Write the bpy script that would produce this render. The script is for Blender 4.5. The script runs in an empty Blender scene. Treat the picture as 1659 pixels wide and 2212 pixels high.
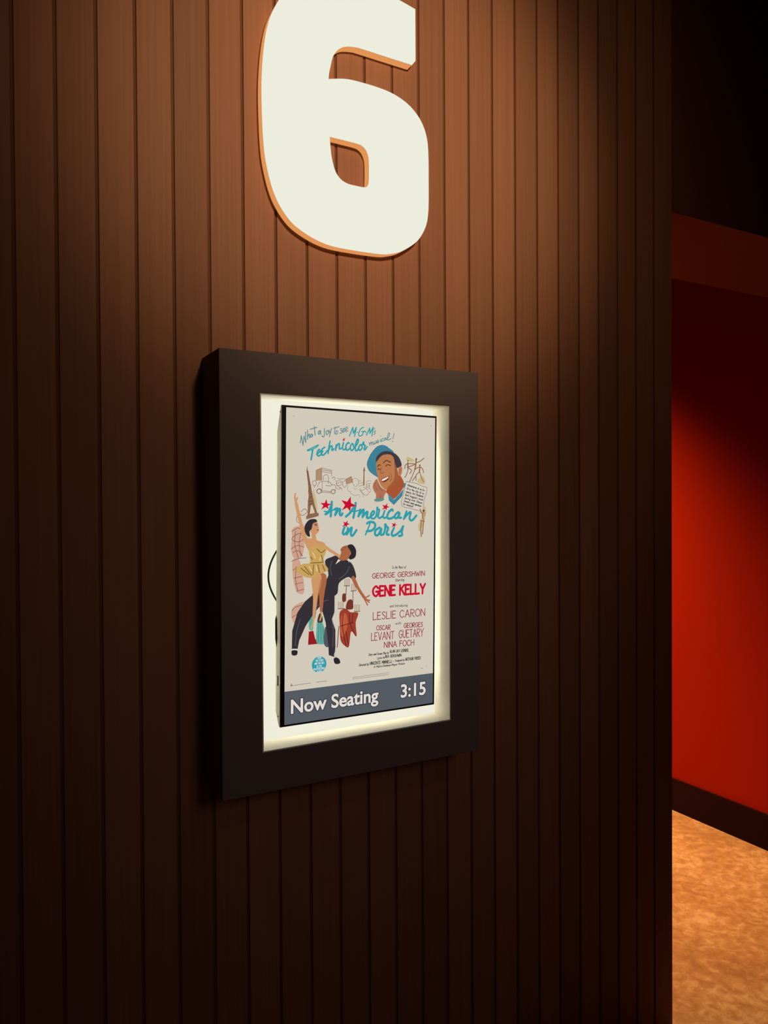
import bpy, bmesh, math, random
from mathutils import Vector, Matrix

random.seed(6)
SC = bpy.context.scene
COL = SC.collection

# ------------------------------------------------------------------ camera
FOCAL_PX = 1625.69
YAW, PITCH, ROLL = 0.50587, 0.01165, -0.00566
CAM_DIST, CAM_H = 1.65, 1.70
fw = Vector((math.sin(YAW) * math.cos(PITCH), math.cos(YAW) * math.cos(PITCH), -math.sin(PITCH)))
rt = fw.cross(Vector((0, 0, 1))).normalized()
up = rt.cross(fw)
r2 = rt * math.cos(ROLL) + up * math.sin(ROLL)
u2 = -rt * math.sin(ROLL) + up * math.cos(ROLL)
cam_data = bpy.data.cameras.new('camera')
cam_data.sensor_fit = 'VERTICAL'
cam_data.sensor_height = 36.0
cam_data.sensor_width = 36.0
cam_data.lens = FOCAL_PX / 2212 * 36.0
cam_data.clip_start = 0.02
cam = bpy.data.objects.new('camera', cam_data)
COL.objects.link(cam)
M = Matrix((r2, u2, -fw)).transposed().to_4x4()
M.translation = Vector((0, -CAM_DIST, CAM_H))
cam.matrix_world = M
SC.camera = cam

# ------------------------------------------------------------------ world, exposure
SC.view_settings.view_transform = 'Standard'
SC.view_settings.look = 'None'
SC.view_settings.exposure = 0.0
SC.view_settings.gamma = 1.0
SC.view_settings.use_curve_mapping = False
world = bpy.data.worlds.new('lobby_dusk')
SC.world = world
world.use_nodes = True
bg = world.node_tree.nodes['Background']
bg.inputs[0].default_value = (1.0, 0.36, 0.22, 1)
bg.inputs[1].default_value = 0.022


def lamp(name, kind, loc, aim, energy, color, **kw):
    d = bpy.data.lights.new(name, kind)
    d.energy = energy
    d.color = color
    for k, v in kw.items():
        setattr(d, k, v)
    o = bpy.data.objects.new(name, d)
    COL.objects.link(o)
    o.location = loc
    o.rotation_euler = (Vector(aim) - Vector(loc)).to_track_quat('-Z', 'Y').to_euler()
    return o


# added unseen spot, stands in for the number's glow on the timber wall
lamp('number_glow_fill', 'SPOT', (0.95, -2.5, 3.3), (0.90, 0.0, 2.64), 270, (1.0, 0.74, 0.50),
     spot_size=math.radians(37), spot_blend=1.0, shadow_soft_size=0.12)
lamp('wide_glow_fill', 'SPOT', (0.85, -2.5, 3.3), (0.95, 0.0, 2.60), 42, (1.0, 0.70, 0.44),
     spot_size=math.radians(64), spot_blend=1.0, shadow_soft_size=0.12)  # added wider spot, carries the weak outer part of that glow
# faint cool fill, added to lift the frame and the lower part of the wall
lamp('lower_wall_fill', 'SPOT', (0.9, -2.6, 2.2), (0.85, 0.0, 1.15), 15, (1.0, 0.84, 0.88),
     spot_size=math.radians(50), spot_blend=1.0, shadow_soft_size=0.3)
# downlight inside the theatre entrance, washing the red wall and floor
lamp('entrance_downlight', 'SPOT', (2.0, 2.0, 3.1), (3.1, 2.35, 0.0), 900, (1.0, 0.62, 0.30),
     spot_size=math.radians(104), spot_blend=1.0, shadow_soft_size=0.08)


lamp('doorway_floor_fill', 'SPOT', (2.1, 0.75, 3.1), (2.25, 0.45, 0.0), 200, (1.0, 0.64, 0.32),
     spot_size=math.radians(62), spot_blend=1.0, shadow_soft_size=0.08)  # extra spot, added to brighten the near floor of the entrance


# ------------------------------------------------------------------ materials
def lin(c):
    c = c / 255.0
    return c / 12.92 if c <= 0.04045 else ((c + 0.055) / 1.055) ** 2.4


def rgb(r, g, b):
    return (lin(r), lin(g), lin(b), 1.0)


def mat(name, color, rough=0.6, spec=0.3, metal=0.0):
    m = bpy.data.materials.new(name)
    m.use_nodes = True
    b = m.node_tree.nodes['Principled BSDF']
    b.inputs['Base Color'].default_value = color
    b.inputs['Roughness'].default_value = rough
    b.inputs['Specular IOR Level'].default_value = spec
    b.inputs['Metallic'].default_value = metal
    return m


def nodes(m):
    nt = m.node_tree
    return nt, nt.nodes, nt.links, nt.nodes['Principled BSDF']


def emit(name, color, strength=1.0):
    m = bpy.data.materials.new(name)
    m.use_nodes = True
    nt = m.node_tree
    nt.nodes.clear()
    out = nt.nodes.new('ShaderNodeOutputMaterial')
    e = nt.nodes.new('ShaderNodeEmission')
    e.inputs[0].default_value = color
    e.inputs[1].default_value = strength
    nt.links.new(e.outputs[0], out.inputs[0])
    return m


# warm brown timber slats: long vertical grain, each board a little different
m_wood = mat('timber', (0.25, 0.11, 0.055, 1), 0.62, 0.12)
nt, N, L, B = nodes(m_wood)
geo = N.new('ShaderNodeNewGeometry')
sep = N.new('ShaderNodeSeparateXYZ')
L.new(geo.outputs['Position'], sep.inputs[0])
mp = N.new('ShaderNodeMapping')
mp.inputs['Scale'].default_value = (160, 160, 1.6)
L.new(geo.outputs['Position'], mp.inputs[0])
nz = N.new('ShaderNodeTexNoise')
nz.inputs['Scale'].default_value = 1.0
nz.inputs['Detail'].default_value = 5
L.new(mp.outputs[0], nz.inputs[0])
bd = N.new('ShaderNodeMath'); bd.operation = 'MULTIPLY_ADD'
bd.inputs[1].default_value = 1 / 0.07799
bd.inputs[2].default_value = -0.08564 / 0.07799
L.new(sep.outputs[0], bd.inputs[0])
fl = N.new('ShaderNodeMath'); fl.operation = 'FLOOR'
L.new(bd.outputs[0], fl.inputs[0])
wn = N.new('ShaderNodeTexWhiteNoise'); wn.noise_dimensions = '1D'
L.new(fl.outputs[0], wn.inputs['W'])
ramp = N.new('ShaderNodeValToRGB')
ramp.color_ramp.elements[0].position = 0.3
ramp.color_ramp.elements[0].color = (0.232, 0.098, 0.047, 1)
ramp.color_ramp.elements[1].position = 0.72
ramp.color_ramp.elements[1].color = (0.272, 0.120, 0.061, 1)
L.new(nz.outputs[0], ramp.inputs[0])
hs = N.new('ShaderNodeHueSaturation')
vm = N.new('ShaderNodeMapRange')
vm.inputs[3].default_value = 0.86
vm.inputs[4].default_value = 1.12
L.new(wn.outputs[0], vm.inputs[0])
L.new(vm.outputs[0], hs.inputs['Value'])
L.new(ramp.outputs[0], hs.inputs['Color'])
L.new(hs.outputs[0], B.inputs['Base Color'])
bp = N.new('ShaderNodeBump')
bp.inputs['Strength'].default_value = 0.12
bp.inputs['Distance'].default_value = 0.001
L.new(nz.outputs[0], bp.inputs['Height'])
L.new(bp.outputs[0], B.inputs['Normal'])

m_groove = mat('dark_groove', (0.140, 0.058, 0.028, 1), 0.7, 0.05)
m_red = mat('red_paint', (0.25, 0.010, 0.0015, 1), 0.9, 0.02)
nt, N, L, B = nodes(m_red)
tc = N.new('ShaderNodeNewGeometry')
nz = N.new('ShaderNodeTexNoise'); nz.inputs['Scale'].default_value = 60
L.new(tc.outputs['Position'], nz.inputs[0])
bp = N.new('ShaderNodeBump'); bp.inputs['Strength'].default_value = 0.1; bp.inputs['Distance'].default_value = 0.002
L.new(nz.outputs[0], bp.inputs['Height']); L.new(bp.outputs[0], B.inputs['Normal'])

m_base = mat('dark_skirting', (0.014, 0.003, 0.002, 1), 0.7, 0.04)
m_header = mat('dark_header_board', (0.12, 0.038, 0.016, 1), 0.6, 0.2)
m_ceiling = mat('dark_ceiling', (0.03, 0.018, 0.015, 1), 0.9, 0.1)
m_black = mat('black_frame_laminate', (0.140, 0.108, 0.098, 1), 0.7, 0.1)

# mottled ochre polished concrete
m_floor = mat('mottled_concrete', (0.5, 0.33, 0.2, 1), 0.5, 0.25)
nt, N, L, B = nodes(m_floor)
tc = N.new('ShaderNodeNewGeometry')
mp = N.new('ShaderNodeMapping'); mp.inputs['Scale'].default_value = (1, 1, 1); mp.inputs['Rotation'].default_value = (0, 0, 0.4)
L.new(tc.outputs['Position'], mp.inputs[0])
n1 = N.new('ShaderNodeTexNoise'); n1.inputs['Scale'].default_value = 24; n1.inputs['Detail'].default_value = 9
n1.inputs['Roughness'].default_value = 0.66; n1.inputs['Distortion'].default_value = 0.5
L.new(mp.outputs[0], n1.inputs[0])
n2 = N.new('ShaderNodeTexNoise'); n2.inputs['Scale'].default_value = 3.2; n2.inputs['Detail'].default_value = 4
L.new(mp.outputs[0], n2.inputs[0])
mx = N.new('ShaderNodeMath'); mx.operation = 'MULTIPLY_ADD'; mx.inputs[1].default_value = 0.6
L.new(n1.outputs[0], mx.inputs[0])
m2 = N.new('ShaderNodeMath'); m2.operation = 'MULTIPLY'; m2.inputs[1].default_value = 0.4
L.new(n2.outputs[0], m2.inputs[0]); L.new(m2.outputs[0], mx.inputs[2])
rp = N.new('ShaderNodeValToRGB')
rp.color_ramp.elements[0].position = 0.40; rp.color_ramp.elements[0].color = (0.36, 0.165, 0.058, 1)
rp.color_ramp.elements[1].position = 0.60; rp.color_ramp.elements[1].color = (0.62, 0.37, 0.17, 1)
e = rp.color_ramp.elements.new(0.5); e.color = (0.47, 0.235, 0.09, 1)
L.new(mx.outputs[0], rp.inputs[0]); L.new(rp.outputs[0], B.inputs['Base Color'])


# ------------------------------------------------------------------ mesh helpers
def box(bm, lo, hi, bevel=0.0, mi=0):
    vs = [bm.verts.new((x, y, z)) for x in (lo[0], hi[0]) for y in (lo[1], hi[1]) for z in (lo[2], hi[2])]
    fs = []
    for q in ((0, 1, 3, 2), (4, 6, 7, 5), (0, 4, 5, 1), (2, 3, 7, 6), (0, 2, 6, 4), (1, 5, 7, 3)):
        f = bm.faces.new([vs[i] for i in q]); f.material_index = mi; fs.append(f)
    if bevel:
        es = list({e for f in fs for e in f.edges})
        bmesh.ops.bevel(bm, geom=es, offset=bevel, segments=2, profile=0.5, affect='EDGES')


def link(name, bm, m, parent=None, smooth=False, **props):
    bmesh.ops.recalc_face_normals(bm, faces=bm.faces[:])
    me = bpy.data.meshes.new(name)
    bm.to_mesh(me); bm.free()
    for k in (m if isinstance(m, (list, tuple)) else [m]):
        me.materials.append(k)
    if smooth:
        for p in me.polygons:
            p.use_smooth = True
    o = bpy.data.objects.new(name, me)
    COL.objects.link(o)
    if parent:
        o.parent = parent
    for k, v in props.items():
        o[k] = v
    return o


def empty(name, loc, **props):
    o = bpy.data.objects.new(name, None)
    COL.objects.link(o)
    o.location = loc
    o.empty_display_size = 0.1
    for k, v in props.items():
        o[k] = v
    return o


def ring(bm, outer, inner, y0, y1, bevel=0.0):
    """rectangular picture-frame ring in the XZ plane, from y0 (front) to y1 (back)"""
    def rect(r, y):
        return [bm.verts.new(p) for p in ((r[0], y, r[2]), (r[1], y, r[2]), (r[1], y, r[3]), (r[0], y, r[3]))]
    of, inf, ob, inb = rect(outer, y0), rect(inner, y0), rect(outer, y1), rect(inner, y1)
    for i in range(4):
        j = (i + 1) % 4
        bm.faces.new((of[i], of[j], inf[j], inf[i]))
        bm.faces.new((ob[j], ob[i], inb[i], inb[j]))
        bm.faces.new((of[j], of[i], ob[i], ob[j]))
        bm.faces.new((inf[i], inf[j], inb[j], inb[i]))
    if bevel:
        bmesh.ops.bevel(bm, geom=bm.edges[:], offset=bevel, segments=2, profile=0.5, affect='EDGES')


def tube(bm, pts, rad, seg=8):
    rings = []
    n = len(pts)
    for i, p in enumerate(pts):
        d = (Vector(pts[min(i + 1, n - 1)]) - Vector(pts[max(i - 1, 0)])).normalized()
        a = d.orthogonal().normalized() if not rings else (prev - d * prev.dot(d)).normalized()
        prev = a
        b = d.cross(a)
        rings.append([bm.verts.new(Vector(p) + (a * math.cos(2 * math.pi * k / seg) + b * math.sin(2 * math.pi * k / seg)) * rad) for k in range(seg)])
    for r0, r1 in zip(rings, rings[1:]):
        for k in range(seg):
            bm.faces.new((r0[k], r0[(k + 1) % seg], r1[(k + 1) % seg], r1[k]))
    bm.faces.new(rings[0][::-1]); bm.faces.new(rings[-1])


# ------------------------------------------------------------------ setting
FZ, CZ = 0.0, 3.6
XE, XR = 1.96026, 3.39114
XL, YB, YF = -2.0, 5.2, -4.2

# slatted timber wall: boards with square grooves between them, one continuous surface
bm = bmesh.new()
G0, S, GW, GD = 0.08564, 0.07799, 0.0056, 0.003
prof = [(XL, 0.0)]
k = int(math.ceil((XL - G0) / S)) + 1
while G0 + k * S < XE - 0.02:
    x = G0 + k * S
    c = 0.0012
    prof += [(x - GW / 2 - c, 0.0), (x - GW / 2, c), (x - GW / 2, GD), (x + GW / 2, GD), (x + GW / 2, c), (x + GW / 2 + c, 0.0)]
    k += 1
prof += [(XE, 0.0), (XE, 0.26), (XL, 0.26)]
lo = [bm.verts.new((x, y, FZ)) for x, y in prof]
hi = [bm.verts.new((x, y, CZ)) for x, y in prof]
for i in range(len(prof)):
    j = (i + 1) % len(prof)
    f = bm.faces.new((lo[i], lo[j], hi[j], hi[i]))
    f.material_index = int(max(prof[i][1], prof[j][1]) > 0.001 and i < len(prof) - 4)
link('wall_front', bm, [m_wood, m_groove], kind='structure', label='dark brown slatted timber wall behind the glowing number')

bm = bmesh.new(); box(bm, (XR + 0.006, -1.2, FZ), (XR + 0.16, YB, CZ))
link('wall_right', bm, m_red, kind='structure', label='red painted wall inside the entrance')
bm = bmesh.new(); box(bm, (XR - 0.008, -1.2, FZ), (XR + 0.006, YB, FZ + 0.17425), 0.002)
link('baseboard_right', bm, m_base, kind='structure', label='dark skirting along the foot of the red wall')
bm = bmesh.new(); box(bm, (XE, 0.0, 2.61638), (XR + 0.006, 0.48646, CZ))
link('wall_header', bm, m_header, kind='structure', label='dark header spanning the entrance overhead')
bm = bmesh.new(); box(bm, (XL, YF, FZ - 0.1), (XR + 0.16, YB, FZ))
link('floor', bm, m_floor, kind='structure', label='mottled ochre concrete floor')
bm = bmesh.new(); box(bm, (XL, YF, CZ), (XR + 0.16, YB, CZ + 0.1))
link('ceiling', bm, m_ceiling, kind='structure', label='dark ceiling')

# ------------------------------------------------------------------ number sign
m_face = emit('lit_acrylic_face', rgb(236, 237, 221))
m_edge = emit('amber_lit_edge', rgb(226, 148, 84))


def smooth_closed(pts, corners, n=6):
    """closed Catmull-Rom through pts; points whose index is in corners stay sharp"""
    out = []
    m = len(pts)
    for i in range(m):
        p0, p1, p2, p3 = pts[i - 1], pts[i], pts[(i + 1) % m], pts[(i + 2) % m]
        if i in corners:
            p0 = p1
        if (i + 1) % m in corners:
            p3 = p2
        for j in range(n):
            t = j / n
            out.append(tuple(0.5 * (2 * b + (c - a) * t + (2 * a - 5 * b + 4 * c - d) * t * t + (3 * b - a - 3 * c + d) * t ** 3)
                             for a, b, c, d in zip(p0, p1, p2, p3)))
    return out


SIX_OUT = [(0.9988, 2.9414), (0.9988, 2.8125), (0.988, 2.7988), (0.9216, 2.7985), (0.8472, 2.7985), (0.8291, 2.7975), (0.8075, 2.7929), (0.7914, 2.7854), (0.7772, 2.7716), (0.7683, 2.7548), (0.7629, 2.7328), (0.7593, 2.7177), (0.7578, 2.7028), (0.775, 2.708), (0.7962, 2.7136), (0.8177, 2.7168), (0.8467, 2.718), (0.8835, 2.718), (0.9211, 2.7153), (0.9517, 2.7083), (0.9788, 2.6968), (1.0023, 2.6791), (1.0181, 2.6593), (1.028, 2.638), (1.0338, 2.6122), (1.036, 2.572), (1.0361, 2.5211), (1.0358, 2.4701), (1.034, 2.4357), (1.0286, 2.4076), (1.0164, 2.3818), (1.0004, 2.3606), (0.9766, 2.3416), (0.9493, 2.3256), (0.9224, 2.3165), (0.9034, 2.3125), (0.8734, 2.3105), (0.8257, 2.3093), (0.7722, 2.3098), (0.7373, 2.3146), (0.7032, 2.3256), (0.6697, 2.3423), (0.6468, 2.3629), (0.6274, 2.3899), (0.6147, 2.4179), (0.6053, 2.4494), (0.5976, 2.487), (0.594, 2.5225), (0.5918, 2.5672), (0.5907, 2.6271), (0.5917, 2.6695), (0.5946, 2.7093), (0.5997, 2.7499), (0.6063, 2.782), (0.6161, 2.8122), (0.6358, 2.8517), (0.662, 2.889), (0.70, 2.921), (0.745, 2.942), (0.80, 2.953), (0.87, 2.955), (0.92, 2.953), (0.9474, 2.9503)]
SIX_IN = [(0.7596, 2.5674), (0.7952, 2.5675), (0.8311, 2.5673), (0.8456, 2.5651), (0.8566, 2.5562), (0.8627, 2.5413), (0.8641, 2.5189), (0.8635, 2.4863), (0.8615, 2.4745), (0.856, 2.4679), (0.845, 2.466), (0.8304, 2.4658), (0.8088, 2.4663), (0.791, 2.4717), (0.7769, 2.4847), (0.7683, 2.5051), (0.7632, 2.5293)]
o_pts = smooth_closed(SIX_OUT, {0, 1, 2, 12})
i_pts = smooth_closed(SIX_IN, {0})
SD = 0.024


def fill_face(bm, loops, y):
    es = []
    for lp in loops:
        vs = [bm.verts.new((x, y, z)) for x, z in lp]
        es += [bm.edges.new((vs[i], vs[(i + 1) % len(vs)])) for i in range(len(vs))]
    bmesh.ops.triangle_fill(bm, edges=es, use_beauty=True, use_dissolve=False)


six = empty('number_sign', (0.81, 0, 2.31), label='large glowing white number six mounted high on the timber wall', category='number sign')
bm = bmesh.new()
OFF = Vector((0.81, 0, 2.31))
sub = lambda lp: [(x - OFF.x, z - OFF.z) for x, z in lp]
fill_face(bm, [sub(o_pts), sub(i_pts)], -SD)
link('face', bm, m_face, six)
bm = bmesh.new()
for lp in (sub(o_pts), sub(i_pts)):
    a = [bm.verts.new((x, -SD + 0.0005, z)) for x, z in lp]
    b = [bm.verts.new((x, -0.0008, z)) for x, z in lp]
    for i in range(len(lp)):
        j = (i + 1) % len(lp)
        bm.faces.new((a[i], a[j], b[j], b[i]))
link('edge', bm, m_edge, six, label='amber glowing edge of the number')

# ------------------------------------------------------------------ shadow-box frame
FX0, FX1, FZ0, FZ1 = 0.45755, 1.11358, 1.7 - 0.61733, 1.7 + 0.32282
HX0, HX1, HZ0, HZ1 = 0.54561, 1.02828, 1.7 - 0.53128, 1.7 + 0.23544
PROT, DEPTH = 0.126, 0.06865
frame = empty('poster_frame', (0.785, 0, FZ0), label='deep black box frame with a brightly lit white recess on the timber wall', category='frame')
OX, OZ = 0.785, FZ0
bm = bmesh.new()
ring(bm, (FX0 - OX, FX1 - OX, 0, FZ1 - OZ), (HX0 - OX, HX1 - OX, HZ0 - OZ, HZ1 - OZ), -PROT, -0.0005, 0.0012)
link('surround', bm, m_black, frame, label='matt black surround')
m_liner = mat('white_gloss_liner', (0.86, 0.80, 0.66, 1), 0.3, 0.6)
bm = bmesh.new()
T = 0.003
ring(bm, (HX0 - OX + 0.0002, HX1 - OX - 0.0002, HZ0 - OZ + 0.0002, HZ1 - OZ - 0.0002),
     (HX0 + T - OX, HX1 - T - OX, HZ0 + T - OZ, HZ1 - T - OZ), -PROT + 0.0015, -PROT + DEPTH + 0.004, 0.0004)
link('liner', bm, m_liner, frame, label='white glossy liner of the recess')
m_glow = emit('diffuse_backlight', rgb(239, 237, 218), 1.0)
bm = bmesh.new()
box(bm, (HX0 + T - OX, -PROT + DEPTH, HZ0 + T - OZ), (HX1 - T - OX, -PROT + DEPTH + 0.004, HZ1 - T - OZ))
link('light_panel', bm, m_glow, frame, label='glowing white back panel')

# ------------------------------------------------------------------ display monitor
MX, MZ, MROLL, MTILT, MYAW = 0.79336, 1.7 - 0.13828, 0.01005, 0.0097, 0.0095
MY = -0.114
TH = 0.0266
OL, OR_, OT, OB = -0.19999, 0.19999, 0.35022, -0.35022
SL, SR, ST, SB = -0.18981, 0.19615, 0.34566, -0.3461
mon = empty('display_monitor', (MX, MY, MZ), label='slim portrait monitor showing a film poster inside the lit frame', category='monitor')
cr_, sr_ = math.cos(MROLL), math.sin(MROLL)
ct_, st_ = math.cos(MTILT), math.sin(MTILT)
cy_, sy_ = math.cos(MYAW), math.sin(MYAW)
Rr = Matrix(((cr_, 0, sr_), (0, 1, 0), (-sr_, 0, cr_)))
Rt = Matrix(((1, 0, 0), (0, ct_, -st_), (0, st_, ct_)))
Ry = Matrix(((cy_, -sy_, 0), (sy_, cy_, 0), (0, 0, 1)))
mon.rotation_euler = (Ry @ Rt @ Rr).to_euler()

m_house = mat('grey_metal_housing', (0.80, 0.76, 0.64, 1), 0.5, 0.4)
m_bezel = mat('black_bezel', (0.018, 0.011, 0.012, 1), 0.35, 0.3)
m_slot = mat('dark_slot', (0.01, 0.009, 0.008, 1), 0.6, 0.2)
m_chrome = mat('bright_button', (0.85, 0.82, 0.75, 1), 0.25, 0.6, 0.6)
m_cable = mat('black_cable', (0.012, 0.011, 0.010, 1), 0.5, 0.3)

# housing: a shallow tray whose back corners taper away at top and bottom
bm = bmesh.new()
pr = [(0.0015, OT), (0.006, OT), (TH, OT - 0.055), (TH, OB + 0.030), (0.008, OB), (0.0015, OB)]
a = [bm.verts.new((OL, y, z)) for y, z in pr]
b = [bm.verts.new((OR_, y, z)) for y, z in pr]
bm.faces.new(a); bm.faces.new(b[::-1])
for i in range(len(pr)):
    j = (i + 1) % len(pr)
    bm.faces.new((a[i], b[i], b[j], a[j]))
bmesh.ops.bevel(bm, geom=bm.edges[:], offset=0.0012, segments=2, profile=0.5, affect='EDGES')
house = link('housing', bm, m_house, mon, label='grey metal side casing')
bm = bmesh.new(); box(bm, (OL - 0.0004, 0.0095, -0.262), (OL + 0.002, 0.0175, -0.240), 0.0003)
link('side_slot', bm, m_slot, house, label='dark slot in the casing')
bm = bmesh.new(); box(bm, (OL - 0.0006, 0.0165, -0.2615), (OL + 0.002, 0.0195, -0.2405), 0.0005)
link('side_clip', bm, m_chrome, house, label='bright clip beside the slot')
for z, y in ((-0.328, 0.0095), (0.336, 0.008)):
    bm = bmesh.new()
    bmesh.ops.create_cone(bm, cap_ends=True, segments=14, radius1=0.0016, radius2=0.0016, depth=0.0012,
                          matrix=Matrix.Translation((OL - 0.0002, y, z)) @ Matrix.Rotation(math.pi / 2, 4, 'Y'))
    link('screw', bm, m_slot, house)
bm = bmesh.new()
ring(bm, (OL, OR_, OB, OT), (SL, SR, SB, ST), -0.0008, 0.0025, 0.0003)
bez = link('bezel', bm, m_bezel, mon, label='thin black bezel')
bm = bmesh.new()
bmesh.ops.create_uvsphere(bm, u_segments=12, v_segments=8, radius=0.0017, matrix=Matrix.Translation((OL + 0.0002, 0.0005, -0.2535)))
link('button', bm, m_chrome, bez, smooth=True, label='small bright button on the bezel edge')
# cable looping out behind the left edge
bm = bmesh.new()
cp = [(OL + 0.014 - 0.030 * math.sin(math.pi * i / 32) ** 0.85, TH + 0.006, 0.045 - 0.135 * i / 32) for i in range(33)]
cp += [(OL + 0.006, TH + 0.003, -0.10), (OL - 0.0015, TH - 0.004, -0.118), (OL - 0.0018, TH - 0.006, -0.16), (OL + 0.004, TH - 0.002, -0.19), (OL + 0.02, TH + 0.004, -0.21)]
tube(bm, cp, 0.0021)
link('cable', bm, m_cable, mon, smooth=True, label='thin black cable bowing out past the monitor edge')
# light tape round the back of the monitor
m_tape = emit('light_tape', (1.0, 0.90, 0.68, 1), 26.0)
bm = bmesh.new()
for lo_, hi_ in (((OL + 0.02, TH, OT - 0.075), (OR_ - 0.02, TH + 0.002, OT - 0.063)), ((OL + 0.02, TH, OB + 0.035), (OR_ - 0.02, TH + 0.002, OB + 0.047)),
                 ((OR_ - 0.03, TH, OB + 0.06), (OR_ - 0.018, TH + 0.002, OT - 0.08)),
                 ((OL + 0.018, TH, OB + 0.06), (OL + 0.024, TH + 0.002, OT - 0.08))):
    box(bm, lo_, hi_)
link('light_tape', bm, m_tape, mon, label='glowing light tape behind the monitor')

# screen
m_screen = emit('screen_paper', rgb(210, 201, 185))
bm = bmesh.new()
box(bm, (SL, -0.0002, SB), (SR, 0.0024, ST))
screen = link('screen', bm, m_screen, mon, label='bright screen with the poster image')

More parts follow.
